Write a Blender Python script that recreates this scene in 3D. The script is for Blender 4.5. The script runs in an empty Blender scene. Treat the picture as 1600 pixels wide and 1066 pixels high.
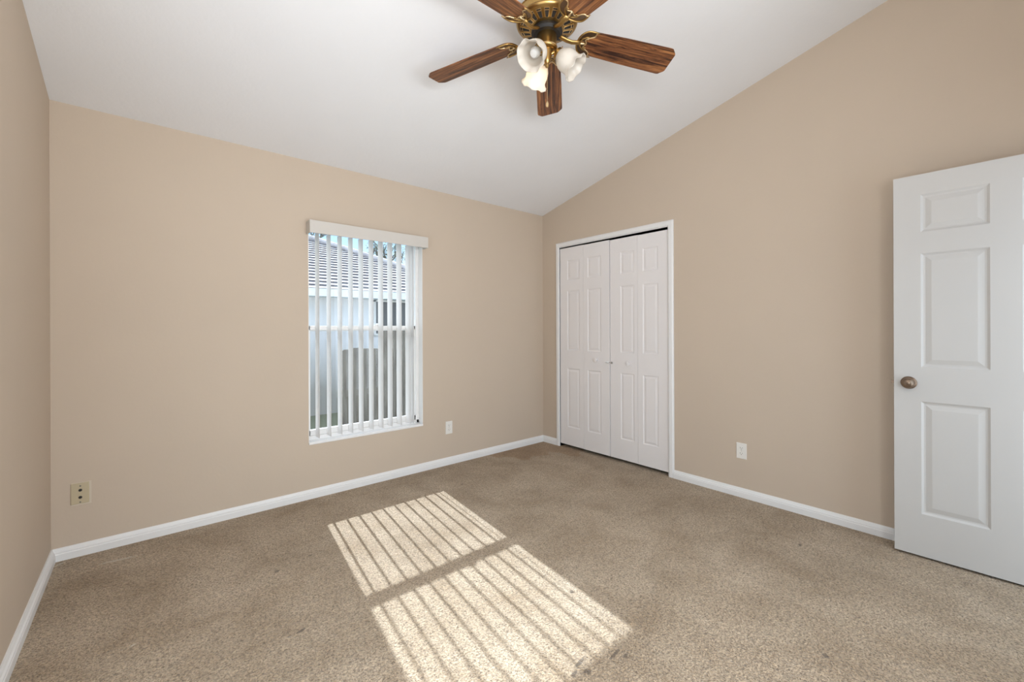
import bpy, bmesh, math, random
from mathutils import Vector, Matrix
R = math.radians
PI = math.pi
random.seed(7)
sc = bpy.context.scene
C = sc.collection

# ------------------------------------------------------------------ camera
F_PX, YAW, Y0, ROLL = 664.4, 0.7087, 512.85, -0.0037
CX, CY, CH = -3.2835, -3.3109, 1.235
cam_d = bpy.data.cameras.new('camera'); cam = bpy.data.objects.new('camera', cam_d); C.objects.link(cam)
Fv = Vector((math.sin(YAW), math.cos(YAW), 0)); Rv = Vector((math.cos(YAW), -math.sin(YAW), 0)); Uv = Vector((0, 0, 1))
R2 = Rv * math.cos(ROLL) + Uv * math.sin(ROLL); U2 = -Rv * math.sin(ROLL) + Uv * math.cos(ROLL)
cam.matrix_world = Matrix(((R2.x, U2.x, -Fv.x, CX), (R2.y, U2.y, -Fv.y, CY), (R2.z, U2.z, -Fv.z, CH), (0, 0, 0, 1)))
cam_d.sensor_width = 36; cam_d.lens = 36 * F_PX / 1600
cam_d.shift_y = (Y0 - 533) / 1600
cam_d.clip_start = 0.02; cam_d.clip_end = 200
sc.camera = cam

# ------------------------------------------------------------------ exposure, sky, sun, added fill lamps
sc.view_settings.view_transform = 'Standard'; sc.view_settings.look = 'None'
sc.view_settings.exposure = 0.10; sc.view_settings.gamma = 1.0; sc.view_settings.use_curve_mapping = False

w = bpy.data.worlds.new('sky'); sc.world = w; w.use_nodes = True
nt = w.node_tree; nt.nodes.clear()
wo = nt.nodes.new('ShaderNodeOutputWorld'); bg = nt.nodes.new('ShaderNodeBackground')
tc = nt.nodes.new('ShaderNodeTexCoord'); sp = nt.nodes.new('ShaderNodeSeparateXYZ'); cr = nt.nodes.new('ShaderNodeValToRGB')
nt.links.new(tc.outputs['Generated'], sp.inputs[0]); nt.links.new(sp.outputs['Z'], cr.inputs[0])
cr.color_ramp.elements[0].position = 0.0; cr.color_ramp.elements[0].color = (0.70, 0.80, 0.92, 1)
cr.color_ramp.elements[1].position = 0.22; cr.color_ramp.elements[1].color = (0.24, 0.41, 0.58, 1)
_e = cr.color_ramp.elements.new(0.55); _e.color = (0.75, 0.88, 1.0, 1)   # upper sky brightened to add fill light
nt.links.new(cr.outputs[0], bg.inputs[0]); bg.inputs[1].default_value = 2.2
nt.links.new(bg.outputs[0], wo.inputs[0])

SUN_DIR = Vector((-0.110, -1.0, -0.806)).normalized()
sd = bpy.data.lights.new('sun', 'SUN'); sd.energy = 11.0; sd.angle = R(0.53); sd.color = (0.82, 0.92, 1.0)
so = bpy.data.objects.new('sun', sd); C.objects.link(so); so.rotation_euler = SUN_DIR.to_track_quat('-Z', 'Y').to_euler(); so.location = (0, 6, 8)

def area(name, loc, target, sx, sy, energy, color):
    d = bpy.data.lights.new(name, 'AREA'); d.shape = 'RECTANGLE'; d.size = sx; d.size_y = sy; d.energy = energy; d.color = color
    o = bpy.data.objects.new(name, d); C.objects.link(o); o.location = loc
    o.rotation_euler = (Vector(target) - Vector(loc)).to_track_quat('-Z', 'Y').to_euler()
    return o
# added fill lamps, out of view, in the left wall and behind the camera
area('fill_left', (-3.80, -2.30, 1.25), (0, -2.30, 1.25), 1.7, 1.5, 10, (0.93, 0.975, 1.0))
area('fill_rear', (-2.35, -4.15, 1.35), (-2.75, -0.6, 0.7), 1.5, 1.6, 57, (0.93, 0.975, 1.0))
area('fill_doorway', (-0.53, -3.90, 1.02), (-0.53, 0, 1.02), 0.7, 1.9, 4.5, (0.93, 0.975, 1.0))
# added lamp without a body behind the camera, bouncing fill off the ceiling
area('fill_upward', (-2.90, -3.40, 1.80), (-2.90, -3.10, 4.0), .8, .4, 33, (0.96, 0.985, 1.0))

# ------------------------------------------------------------------ helpers
def link(name, me, m=None, parent=None, kind=None):
    o = bpy.data.objects.new(name, me); C.objects.link(o)
    if m is not None and me is not None:
        for mm in (m if isinstance(m, (list, tuple)) else [m]): me.materials.append(mm)
    if parent: o.parent = parent
    if kind: o['kind'] = kind
    return o
def empty(name, loc=(0, 0, 0), rz=0):
    o = bpy.data.objects.new(name, None); C.objects.link(o); o.location = loc; o.rotation_euler = (0, 0, rz); o.empty_display_size = .1
    return o
def tag(o, label=None, cat=None, group=None, kind=None):
    if label: o['label'] = label
    if cat: o['category'] = cat
    if group: o['group'] = group
    if kind: o['kind'] = kind
    return o
def fin(bm, name, m, parent=None, smooth=False, bevel=0, kind=None, seg=2, recalc=True):
    if bevel:
        bmesh.ops.remove_doubles(bm, verts=bm.verts, dist=1e-6)
    if recalc: bmesh.ops.recalc_face_normals(bm, faces=bm.faces)
    me = bpy.data.meshes.new(name); bm.to_mesh(me); bm.free()
    if smooth:
        for p in me.polygons: p.use_smooth = True
    o = link(name, me, m, parent, kind)
    if bevel:
        b = o.modifiers.new('bevel', 'BEVEL'); b.width = bevel; b.segments = seg; b.limit_method = 'ANGLE'; b.angle_limit = R(40)
        b.harden_normals = False
    if smooth:
        try: me.set_sharp_from_angle(angle=R(40))
        except Exception: pass
    return o
def box(bm, x0, x1, y0, y1, z0, z1, mi=0):
    v = [bm.verts.new((x, y, z)) for x in (x0, x1) for y in (y0, y1) for z in (z0, z1)]
    for f in ((0, 1, 3, 2), (4, 6, 7, 5), (0, 4, 5, 1), (2, 3, 7, 6), (0, 2, 6, 4), (1, 5, 7, 3)):
        fc = bm.faces.new([v[i] for i in f]); fc.material_index = mi
    return v
def quad(bm, pts, mi=0):
    f = bm.faces.new([bm.verts.new(p) for p in pts]); f.material_index = mi; return f
def prism(bm, poly, axis, a, b, mi=0):
    """extrude a 2-D polygon along axis (0,1,2) from a to b; the polygon holds the other two coordinates in order"""
    def P(u, v, t):
        return {0: (t, u, v), 1: (u, t, v), 2: (u, v, t)}[axis]
    A = [bm.verts.new(P(u, v, a)) for u, v in poly]; B = [bm.verts.new(P(u, v, b)) for u, v in poly]
    n = len(poly)
    bm.faces.new(A).material_index = mi; bm.faces.new(B[::-1]).material_index = mi
    for i in range(n): bm.faces.new((A[i], A[(i + 1) % n], B[(i + 1) % n], B[i])).material_index = mi
def lathe(bm, prof, n=32, M=None, mi=0, close=True, wob=None):
    """prof: list of (r, z). revolved around z, placed by matrix M"""
    M = M or Matrix.Identity(4); rings = []
    for k, (r, z) in enumerate(prof):
        if r < 1e-6: rings.append([bm.verts.new(M @ Vector((0, 0, z)))])
        else:
            ring = []
            for i in range(n):
                a = 2 * PI * i / n; rr, zz = (r, z) if wob is None else wob(k, a, r, z)
                ring.append(bm.verts.new(M @ Vector((rr * math.cos(a), rr * math.sin(a), zz))))
            rings.append(ring)
    for a, b in zip(rings, rings[1:]):
        for i in range(n):
            j = (i + 1) % n
            if len(a) == 1 and len(b) == 1: continue
            if len(a) == 1: f = bm.faces.new((a[0], b[i], b[j]))
            elif len(b) == 1: f = bm.faces.new((a[i], a[j], b[0]))
            else: f = bm.faces.new((a[i], a[j], b[j], b[i]))
            f.material_index = mi
    if close:
        for r_ in (rings[0], rings[-1]):
            if len(r_) > 1:
                try: bm.faces.new(r_).material_index = mi
                except Exception: pass
def tube(bm, pts, r, n=8, mi=0, closed=False, flat=1.0):
    pts = [Vector(p) for p in pts]; rings = []
    rs = r if isinstance(r, (list, tuple)) else [r] * len(pts)
    N = len(pts)
    up = Vector((0, 0, 1))
    for k, p in enumerate(pts):
        if closed: t = pts[(k + 1) % N] - pts[k - 1]
        else: t = pts[min(k + 1, N - 1)] - pts[max(k - 1, 0)]
        t.normalize()
        s = t.cross(up)
        if s.length < 1e-3: s = t.cross(Vector((1, 0, 0)))
        s.normalize(); q = s.cross(t).normalized()
        rings.append([bm.verts.new(p + (s * math.cos(2 * PI * i / n) + q * math.sin(2 * PI * i / n) * flat) * rs[k]) for i in range(n)])
    pairs = list(zip(rings, rings[1:])) + ([(rings[-1], rings[0])] if closed else [])
    for a, b in pairs:
        for i in range(n):
            j = (i + 1) % n; bm.faces.new((a[i], a[j], b[j], b[i])).material_index = mi
    if not closed:
        bm.faces.new(rings[0]).material_index = mi; bm.faces.new(rings[-1][::-1]).material_index = mi

# ------------------------------------------------------------------ materials
def mat(name, col, rough=0.6, metal=0.0, spec=0.5, bump=None, emis=None, sss=None):
    m = bpy.data.materials.new(name); m.use_nodes = True
    n = m.node_tree.nodes; l = m.node_tree.links; b = n['Principled BSDF']
    b.inputs['Base Color'].default_value = (*col, 1); b.inputs['Roughness'].default_value = rough
    b.inputs['Metallic'].default_value = metal; b.inputs['Specular IOR Level'].default_value = spec
    # faint natural variation of the colour so that no surface is a dead flat tone
    t = n.new('ShaderNodeTexCoord'); nz = n.new('ShaderNodeTexNoise'); nz.inputs['Scale'].default_value = 3.0; nz.inputs['Detail'].default_value = 3
    l.new(t.outputs['Object'], nz.inputs['Vector'])
    hs = n.new('ShaderNodeMix'); hs.data_type = 'RGBA'; hs.inputs[6].default_value = (*[c * 0.975 for c in col], 1); hs.inputs[7].default_value = (*[min(1, c * 1.02) for c in col], 1)
    l.new(nz.outputs['Fac'], hs.inputs[0]); l.new(hs.outputs[2], b.inputs['Base Color'])
    if bump:
        sc_, st, dist = bump
        bz = n.new('ShaderNodeTexNoise'); bz.inputs['Scale'].default_value = sc_; bz.inputs['Detail'].default_value = 4
        l.new(t.outputs['Object'], bz.inputs['Vector'])
        bp = n.new('ShaderNodeBump'); bp.inputs['Strength'].default_value = st; bp.inputs['Distance'].default_value = dist
        l.new(bz.outputs['Fac'], bp.inputs['Height']); l.new(bp.outputs[0], b.inputs['Normal'])
    if emis:
        b.inputs['Emission Color'].default_value = (*emis[0], 1); b.inputs['Emission Strength'].default_value = emis[1]
    return m

M = {}
M['wall'] = mat('beige_wall_paint', (0.572, 0.478, 0.384), 0.75, spec=0.25, bump=(55, 0.10, 0.004))
M['ceiling'] = mat('white_textured_ceiling', (0.81, 0.815, 0.835), 0.9, spec=0.1, bump=(40, 0.18, 0.006))
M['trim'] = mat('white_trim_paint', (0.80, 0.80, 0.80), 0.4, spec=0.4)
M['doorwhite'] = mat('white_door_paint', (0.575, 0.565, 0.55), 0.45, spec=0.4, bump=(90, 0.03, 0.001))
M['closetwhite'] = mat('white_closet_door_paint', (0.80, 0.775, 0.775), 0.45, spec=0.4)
M['vinyl'] = mat('white_vinyl_window_frame', (0.88, 0.87, 0.86), 0.35)
M['sill'] = mat('white_marble_sill', (0.85, 0.85, 0.85), 0.25)
M['reveal'] = mat('white_window_reveal', (0.90, 0.89, 0.87), 0.7)
M['valance'] = mat('off_white_valance', (0.60, 0.57, 0.53), 0.5)
M['plate'] = mat('white_outlet_plastic', (0.80, 0.78, 0.74), 0.35)
M['almond'] = mat('almond_plate_plastic', (0.52, 0.44, 0.30), 0.4)
M['paintedge'] = mat('light_paint_ring', (0.62, 0.55, 0.45), 0.7)
M['dark'] = mat('dark_recess', (0.02, 0.018, 0.016), 0.6)
M['slotgrey'] = mat('grey_slot', (0.16, 0.155, 0.14), 0.6)
M['brass'] = mat('antique_brass', (0.42, 0.27, 0.10), 0.32, metal=1.0)
M['brasslight'] = mat('polished_brass_edge', (0.80, 0.62, 0.36), 0.28, metal=1.0)
M['bronze'] = mat('aged_bronze', (0.20, 0.14, 0.10), 0.32, metal=1.0)
M['bronzelight'] = mat('worn_bronze', (0.27, 0.205, 0.155), 0.36, metal=1.0)
M['black'] = mat('black_flywheel', (0.010, 0.008, 0.007), 0.55)
M['chrome'] = mat('chrome', (0.75, 0.75, 0.75), 0.2, metal=1.0)

def carpet():
    m = bpy.data.materials.new('beige_brown_cut_pile_carpet'); m.use_nodes = True
    n = m.node_tree.nodes; l = m.node_tree.links; b = n['Principled BSDF']
    b.inputs['Roughness'].default_value = 1.0; b.inputs['Specular IOR Level'].default_value = 0.05
    b.inputs['Sheen Weight'].default_value = 0.25; b.inputs['Sheen Roughness'].default_value = 0.6
    t = n.new('ShaderNodeTexCoord')
    def noise(s, d=2, r=0.5, dist=0.0):
        x = n.new('ShaderNodeTexNoise'); x.inputs['Scale'].default_value = s; x.inputs['Detail'].default_value = d; x.inputs['Roughness'].default_value = r
        x.inputs['Distortion'].default_value = dist
        l.new(t.outputs['Object'], x.inputs['Vector']); return x
    def ramp(src, p0, c0, p1, c1):
        x = n.new('ShaderNodeValToRGB'); x.color_ramp.elements[0].position = p0; x.color_ramp.elements[1].position = p1
        x.color_ramp.elements[0].color = (*c0, 1); x.color_ramp.elements[1].color = (*c1, 1); l.new(src, x.inputs[0]); return x
    def mixc(kind, fac, a, b_):
        x = n.new('ShaderNodeMix'); x.data_type = 'RGBA'; x.blend_type = kind; x.inputs[0].default_value = fac
        if isinstance(a, tuple): x.inputs[6].default_value = (*a, 1)
        else: l.new(a, x.inputs[6])
        if isinstance(b_, tuple): x.inputs[7].default_value = (*b_, 1)
        else: l.new(b_, x.inputs[7])
        return x
    fine = noise(125, 3, 0.65, 0.8); mid = noise(38, 3, 0.6); big = noise(3.2, 4, 0.62, 0.4); huge = noise(1.1, 3, 0.55)
    tone = ramp(big.outputs['Fac'], 0.32, (0.375, 0.276, 0.172), 0.66, (0.52, 0.415, 0.294))
    tone2 = mixc('MULTIPLY', 1.0, tone.outputs[0], ramp(huge.outputs['Fac'], 0.35, (0.93, 0.91, 0.89), 0.62, (1.06, 1.05, 1.05)).outputs[0])
    g = mixc('MULTIPLY', 1.0, tone2.outputs[2], ramp(fine.outputs['Fac'], 0.36, (0.46, 0.43, 0.40), 0.57, (1.26, 1.26, 1.27)).outputs[0])
    g2 = mixc('MULTIPLY', 1.0, g.outputs[2], ramp(mid.outputs['Fac'], 0.30, (0.84, 0.83, 0.82), 0.62, (1.06, 1.06, 1.06)).outputs[0])
    cur = g2.outputs[2]
    # worn, soiled zone in front of the closet and along the window wall
    vl_ = n.new('ShaderNodeVectorMath'); vl_.operation = 'LENGTH'; mpv = n.new('ShaderNodeMapping'); mpv.inputs['Scale'].default_value = (0.62, 0.95, 0)
    l.new(t.outputs['Object'], mpv.inputs[0]); l.new(mpv.outputs[0], vl_.inputs[0])
    ad_ = n.new('ShaderNodeMath'); ad_.operation = 'ADD'; nb_ = n.new('ShaderNodeMath'); nb_.operation = 'MULTIPLY'; nb_.inputs[1].default_value = 1.1
    l.new(noise(2.6, 3).outputs['Fac'], nb_.inputs[0]); l.new(vl_.outputs['Value'], ad_.inputs[0]); l.new(nb_.outputs[0], ad_.inputs[1])
    soil = ramp(ad_.outputs[0], 0.95, (0.86, 0.75, 0.63), 2.0, (1, 1, 1)); soil.color_ramp.interpolation = 'EASE'
    cur = mixc('MULTIPLY', 1.0, cur, soil.outputs[0]).outputs[2]
    # shade of pressed dents painted dark, small dark marks and a pale streak of residue near the skirting, all fixed to the carpet
    sep = n.new('ShaderNodeSeparateXYZ'); l.new(t.outputs['Object'], sep.inputs[0])
    def M_(op, a, b_=None):
        x = n.new('ShaderNodeMath'); x.operation = op
        for i, v in enumerate((a, b_)):
            if v is None: continue
            if isinstance(v, (int, float)): x.inputs[i].default_value = v
            else: l.new(v, x.inputs[i])
        return x.outputs[0]
    nz = noise(60, 2)
    def spot(cx, cy, ang, la, lb, thr=0.0):
        dx = M_('SUBTRACT', sep.outputs[0], cx); dy = M_('SUBTRACT', sep.outputs[1], cy)
        u = M_('ADD', M_('MULTIPLY', dx, math.cos(ang) / la), M_('MULTIPLY', dy, math.sin(ang) / la))
        v = M_('ADD', M_('MULTIPLY', dx, -math.sin(ang) / lb), M_('MULTIPLY', dy, math.cos(ang) / lb))
        r2 = M_('ADD', M_('MULTIPLY', u, u), M_('MULTIPLY', v, v))
        r2n = M_('ADD', r2, M_('MULTIPLY', M_('SUBTRACT', nz.outputs['Fac'], 0.5), 2.2))
        x = n.new('ShaderNodeMapRange'); x.inputs[1].default_value = 1.2; x.inputs[2].default_value = 0.4; l.new(r2n, x.inputs[0]); return x.outputs[0]
    for (cx, cy, ang, la, lb) in DENT_SHADE:
        s = spot(cx, cy, ang, la, lb); x = mixc('MIX', 1.0, cur, (0.10, 0.068, 0.042)); l.new(M_('MULTIPLY', s, 0.75), x.inputs[0]); cur = x.outputs[2]
    for (cx, cy, ang, la, lb) in FLECKS:
        s = spot(cx, cy, ang, la, lb); x = mixc('MIX', 1.0, cur, (0.75, 0.70, 0.60)); l.new(M_('MULTIPLY', s, 0.55), x.inputs[0]); cur = x.outputs[2]
    l.new(cur, b.inputs['Base Color'])
    vor = n.new('ShaderNodeTexVoronoi'); vor.inputs['Scale'].default_value = 130; l.new(t.outputs['Object'], vor.inputs['Vector'])
    h = M_('ADD', M_('MULTIPLY', fine.outputs['Fac'], 1.0), M_('ADD', M_('MULTIPLY', vor.outputs['Distance'], -0.5), M_('MULTIPLY', mid.outputs['Fac'], 0.9)))
    bp = n.new('ShaderNodeBump'); bp.inputs['Strength'].default_value = 0.9; bp.inputs['Distance'].default_value = 0.014
    l.new(h, bp.inputs['Height']); l.new(bp.outputs[0], b.inputs['Normal'])
    return m
DENT_SHADE = [(-2.075, -2.280, .15, .040, .008), (-1.945, -2.340, .12, .050, .007), (-2.085, -2.325, 0, .014, .014), (-2.13, -2.30, .2, .02, .008), (-1.92, -2.37, 0, .016, .007),
         (-2.786, -.885, 0, .012, .012), (-1.397, -.496, 0, .014, .010), (-2.811, -1.426, .3, .02, .009), (-2.613, -.833, 0, .012, .009),
         (-.482, -2.541, .2, .02, .009), (-1.354, -2.862, .5, .014, .010), (-1.78, -1.98, .2, .014, .008)]
FLECKS = [(-3.405, -.205, -.12, .09, .014), (-3.64, -.06, 0.7, .03, .008), (-3.33, -1.08, 0.5, .012, .006), (-2.83, -2.05, 0.5, .012, .006)]
M['carpet'] = carpet()

def wood():
    m = bpy.data.materials.new('walnut_blade_veneer'); m.use_nodes = True
    n = m.node_tree.nodes; l = m.node_tree.links; b = n['Principled BSDF']; b.inputs['Roughness'].default_value = 0.38
    t = n.new('ShaderNodeTexCoord'); mp = n.new('ShaderNodeMapping'); mp.inputs['Scale'].default_value = (1.4, 26, 26)
    oi = n.new('ShaderNodeObjectInfo'); ad = n.new('ShaderNodeVectorMath'); ad.operation = 'ADD'
    l.new(t.outputs['Object'], mp.inputs[0]); cm = n.new('ShaderNodeMath'); cm.operation = 'MULTIPLY'; cm.inputs[1].default_value = 20
    l.new(oi.outputs['Random'], cm.inputs[0]); cb = n.new('ShaderNodeCombineXYZ'); l.new(cm.outputs[0], cb.inputs[0]); l.new(cm.outputs[0], cb.inputs[2])
    l.new(mp.outputs[0], ad.inputs[0]); l.new(cb.outputs[0], ad.inputs[1])
    nz = n.new('ShaderNodeTexNoise'); nz.inputs['Scale'].default_value = 2.4; nz.inputs['Detail'].default_value = 6; nz.inputs['Roughness'].default_value = 0.7; nz.inputs['Distortion'].default_value = 0.8
    l.new(ad.outputs[0], nz.inputs['Vector'])
    r = n.new('ShaderNodeValToRGB'); e = r.color_ramp.elements
    e[0].position = 0.40; e[0].color = (0.030, 0.009, 0.004, 1); e[1].position = 0.64; e[1].color = (0.38, 0.16, 0.055, 1)
    x = e.new(0.50); x.color = (0.165, 0.058, 0.020, 1)
    l.new(nz.outputs['Fac'], r.inputs[0]); l.new(r.outputs[0], b.inputs['Base Color'])
    return m
M['wood'] = wood()

def glass_mat(name, tint=(1, 1, 1), refl=0.05):
    m = bpy.data.materials.new(name); m.use_nodes = True
    n = m.node_tree.nodes; l = m.node_tree.links; n.clear()
    o = n.new('ShaderNodeOutputMaterial'); mx = n.new('ShaderNodeMixShader'); tr = n.new('ShaderNodeBsdfTransparent'); gl = n.new('ShaderNodeBsdfGlossy')
    tr.inputs[0].default_value = (*tint, 1); gl.inputs['Roughness'].default_value = 0.02; mx.inputs[0].default_value = refl
    l.new(tr.outputs[0], mx.inputs[1]); l.new(gl.outputs[0], mx.inputs[2]); l.new(mx.outputs[0], o.inputs[0]); return m
M['glass'] = glass_mat('window_glass', (0.98, 0.99, 1.0), 0.03)
M['screen'] = glass_mat('insect_screen_mesh', (0.86, 0.85, 0.85), 0.0)

def transl(name, col, f, rough=0.3):
    m = bpy.data.materials.new(name); m.use_nodes = True
    n = m.node_tree.nodes; l = m.node_tree.links; b = n['Principled BSDF']; o = n['Material Output']
    b.inputs['Base Color'].default_value = (*col, 1); b.inputs['Roughness'].default_value = rough
    t = n.new('ShaderNodeTexCoord'); nz = n.new('ShaderNodeTexNoise'); nz.inputs['Scale'].default_value = 30; l.new(t.outputs['Object'], nz.inputs[0])
    bp = n.new('ShaderNodeBump'); bp.inputs['Strength'].default_value = 0.05; bp.inputs['Distance'].default_value = .002; l.new(nz.outputs['Fac'], bp.inputs['Height']); l.new(bp.outputs[0], b.inputs['Normal'])
    tl = n.new('ShaderNodeBsdfTranslucent'); tl.inputs[0].default_value = (*col, 1); mx = n.new('ShaderNodeMixShader'); mx.inputs[0].default_value = f
    l.new(b.outputs[0], mx.inputs[1]); l.new(tl.outputs[0], mx.inputs[2]); l.new(mx.outputs[0], o.inputs[0]); return m
M['vane'] = transl('white_vinyl_vane', (0.93, 0.91, 0.89), 0.35)
M['shade'] = transl('frosted_glass_shade', (0.86, 0.82, 0.76), 0.45, 0.25)
M['bulb'] = mat('lit_bulb', (1, 0.9, 0.75), 0.4, emis=((1.0, 0.82, 0.55), 3.5))
M['bulboff'] = mat('unlit_bulb', (0.62, 0.61, 0.59), 0.25)

# ------------------------------------------------------------------ room shell
L, D, H, S = 3.676, 3.73, 2.4585, 0.2383
def top(y): return H - S * y          # ceiling height at y (y is negative in the room)
WX0, WX1, WZ0, WZ1 = -2.395, -1.468, 0.395, 2.015      # window opening
WT = 0.20
# floor
bm = bmesh.new(); box(bm, -L - .12, .80, -D - 1.4, WT, -0.10, 0)
tag(fin(bm, 'floor', M['carpet'], kind='structure'), 'beige brown cut pile carpet covering the whole room', 'carpet floor')
# ceiling: one slope rising away from the window wall
bm = bmesh.new()
prism(bm, [(WT, top(WT)), (-D - .12, top(-D - .12)), (-D - .12, top(-D - .12) + .15), (WT, top(WT) + .15)], 0, -L - .12, .14)
tag(fin(bm, 'ceiling', M['ceiling'], kind='structure'), 'white vaulted ceiling sloping down to the window wall', 'ceiling')
# window wall with its opening
bm = bmesh.new(); zt = top(WT)
def wall_xz(bm, x0, x1, y0, y1, z0, z1, hole):
    hx0, hx1, hz0, hz1 = hole
    box(bm, x0, hx0, y0, y1, z0, z1); box(bm, hx1, x1, y0, y1, z0, z1)
    if hz0 > z0: box(bm, hx0, hx1, y0, y1, z0, hz0)
    box(bm, hx0, hx1, y0, y1, hz1, z1)
wall_xz(bm, -L - .12, .12, 0, WT, 0, 2.2, (WX0, WX1, WZ0, WZ1))
prism(bm, [(0, 2.2), (WT, 2.2), (WT, zt + .02), (0, top(0) + .02)], 0, -L - .12, .12)
bmesh.ops.remove_doubles(bm, verts=bm.verts, dist=1e-5)
tag(fin(bm, 'wall_back', M['wall'], kind='structure'), 'beige painted wall holding the window', 'wall')
# right wall with the closet opening (y from C0 to C1)
C0, C1, CZ = -0.2544, -1.4793, 2.072
bm = bmesh.new()
def seg(y0, y1, z0):
    prism(bm, [(y0, z0), (y1, z0), (y1, top(y1) + .02), (y0, top(y0) + .02)], 0, 0.0, .12)
seg(0, C0, 0); seg(C0, C1, CZ); seg(C1, -D - .12, 0)
tag(fin(bm, 'wall_right', M['wall'], kind='structure'), 'beige painted wall holding the closet doors', 'wall')
bm = bmesh.new()   # closet room behind the doors
box(bm, .12, .80, 0.0, .04, 0, 2.45); box(bm, .12, .80, -1.9, -1.86, 0, 2.45); box(bm, .76, .80, -1.86, 0, 0, 2.45); box(bm, .12, .80, -1.9, .04, 2.45, 2.5)
fin(bm, 'wall_closet', M['wall'], kind='structure')
# left wall with an unseen opening added beside the camera for a fill lamp
bm = bmesh.new()
def segl(y0, y1, z0, z1=None):
    prism(bm, [(y0, z0), (y1, z0), (y1, (z1 if z1 else top(y1) + .02)), (y0, (z1 if z1 else top(y0) + .02))], 0, -L - .12, -L)
segl(0, -1.45, 0); segl(-1.45, -3.15, 0, 0.5); segl(-1.45, -3.15, 2.0); segl(-3.15, -D, 0)
tag(fin(bm, 'wall_left', M['wall'], kind='structure'), 'beige painted wall at the left edge', 'wall')
bm = bmesh.new()  # frame added around the left fill lamp's opening
for a in ((-1.45, -1.50, .5, 2.0), (-3.10, -3.15, .5, 2.0), (-1.45, -3.15, .5, .55), (-1.45, -3.15, 1.95, 2.0), (-1.45, -3.15, 1.23, 1.27)):
    box(bm, -L - .08, -L - .03, a[1], a[0], a[2], a[3])
fin(bm, 'added_window_frame', M['vinyl'], kind='structure')
# wall behind the camera: unseen opening added for a fill lamp, and the doorway
bm = bmesh.new(); zt = top(-D) + .02
for a in ((-L, -3.05, 0, zt), (-3.05, -1.65, 0, .5), (-3.05, -1.65, 2.0, zt), (-1.65, -.93, 0, zt), (-.93, -.13, 2.06, zt), (-.13, .0, 0, zt)):
    box(bm, a[0], a[1], -D - .12, -D, a[2], a[3])
fin(bm, 'wall_front', M['wall'], kind='structure')

# baseboards
PROF = [(0, 0), (.019, 0), (.019, .036), (.0165, .040), (.0165, .046), (.011, .051), (.0085, .058), (.005, .0655), (0, .0655)]
bm = bmesh.new(); prism(bm, [(-a, b) for a, b in PROF], 0, -L, 0)
tag(fin(bm, 'baseboard_back', M['trim'], kind='structure', smooth=False), 'white baseboard under the window wall', 'baseboard')
bm = bmesh.new(); prism(bm, [(-L + a, b) for a, b in PROF], 1, 0, -D)
tag(fin(bm, 'baseboard_left', M['trim'], kind='structure'), 'white baseboard along the left wall', 'baseboard')
bm = bmesh.new(); prism(bm, [(-a, b) for a, b in PROF], 1, 0, -0.2084); prism(bm, [(-a, b) for a, b in PROF], 1, -1.5253, -D)
tag(fin(bm, 'baseboard_right', M['trim'], kind='structure'), 'white baseboard along the closet wall', 'baseboard')

# closet casing (trim) and jambs
bm = bmesh.new()
K0, K1, KZ = -0.2084, -1.5253, 2.1225
cas = [(0, 0), (-.010, 0), (-.017, .010), (-.017, .036), (-.012, .046), (0, .046)]       # (x, across)
cols = [[bm.verts.new(p) for p in ((x, K0 - a, 0), (x, K0 - a, KZ - a), (x, K1 + a, KZ - a), (x, K1 + a, 0))] for x, a in cas]
for i in range(len(cols)):
    p, q = cols[i], cols[(i + 1) % len(cols)]
    for k in range(3): bm.faces.new((p[k], p[k + 1], q[k + 1], q[k]))
bm.faces.new([c[0] for c in cols]); bm.faces.new([c[3] for c in cols])
box(bm, -.002, .12, C0, C0 + .006, 0, CZ + .005); box(bm, -.002, .12, C1 - .006, C1, 0, CZ + .005); box(bm, -.002, .12, C1, C0, CZ, CZ + .005)
tag(fin(bm, 'trim_1', M['trim'], kind='structure'), 'white casing around the folding closet doors', 'door casing')

# ------------------------------------------------------------------ panelled door leaf
def leaf_bm(W, Hh, T, rects):
    """leaf in local coords: width along +x, height z, front face y = -T/2 looking to -y; raised panels on both faces"""
    bm = bmesh.new()
    xs = sorted({0, W, *[r[0] for r in rects], *[r[1] for r in rects]}); zs = sorted({0, Hh, *[r[2] for r in rects], *[r[3] for r in rects]})
    for s in (-1, 1):
        y = s * T / 2
        for i in range(len(xs) - 1):
            for j in range(len(zs) - 1):
                x0, x1, z0, z1 = xs[i], xs[i + 1], zs[j], zs[j + 1]
                mx, mz = (x0 + x1) / 2, (z0 + z1) / 2
                if any(r[0] < mx < r[1] and r[2] < mz < r[3] for r in rects): continue
                quad(bm, [(x0, y, z0), (x1, y, z0), (x1, y, z1), (x0, y, z1)])
        for (x0, x1, z0, z1) in rects:
            rings = []
            k = min(1.0, (x1 - x0) / 0.20); dk_ = .62 if x1 - x0 < .2 else 1.0
            for off, dep in ((0, 0), (.010 * k, .0075), (.017 * k, .0085), (.040 * k, .0025), (.043 * k, .0022)):
                yy = y - s * dep * dk_
                rings.append([(x0 + off, yy, z0 + off), (x1 - off, yy, z0 + off), (x1 - off, yy, z1 - off), (x0 + off, yy, z1 - off)])
            for a, b in zip(rings, rings[1:]):
                for q in range(4): quad(bm, [a[q], a[(q + 1) % 4], b[(q + 1) % 4], b[q]])
            quad(bm, rings[-1])
    for (p, q) in (((0, 0), (W, 0)), ((W, 0), (W, Hh)), ((W, Hh), (0, Hh)), ((0, Hh), (0, 0))):
        quad(bm, [(p[0], -T / 2, p[1]), (q[0], -T / 2, q[1]), (q[0], T / 2, q[1]), (p[0], T / 2, p[1])])
    bmesh.ops.remove_doubles(bm, verts=bm.verts, dist=1e-5)
    return bm

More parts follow.
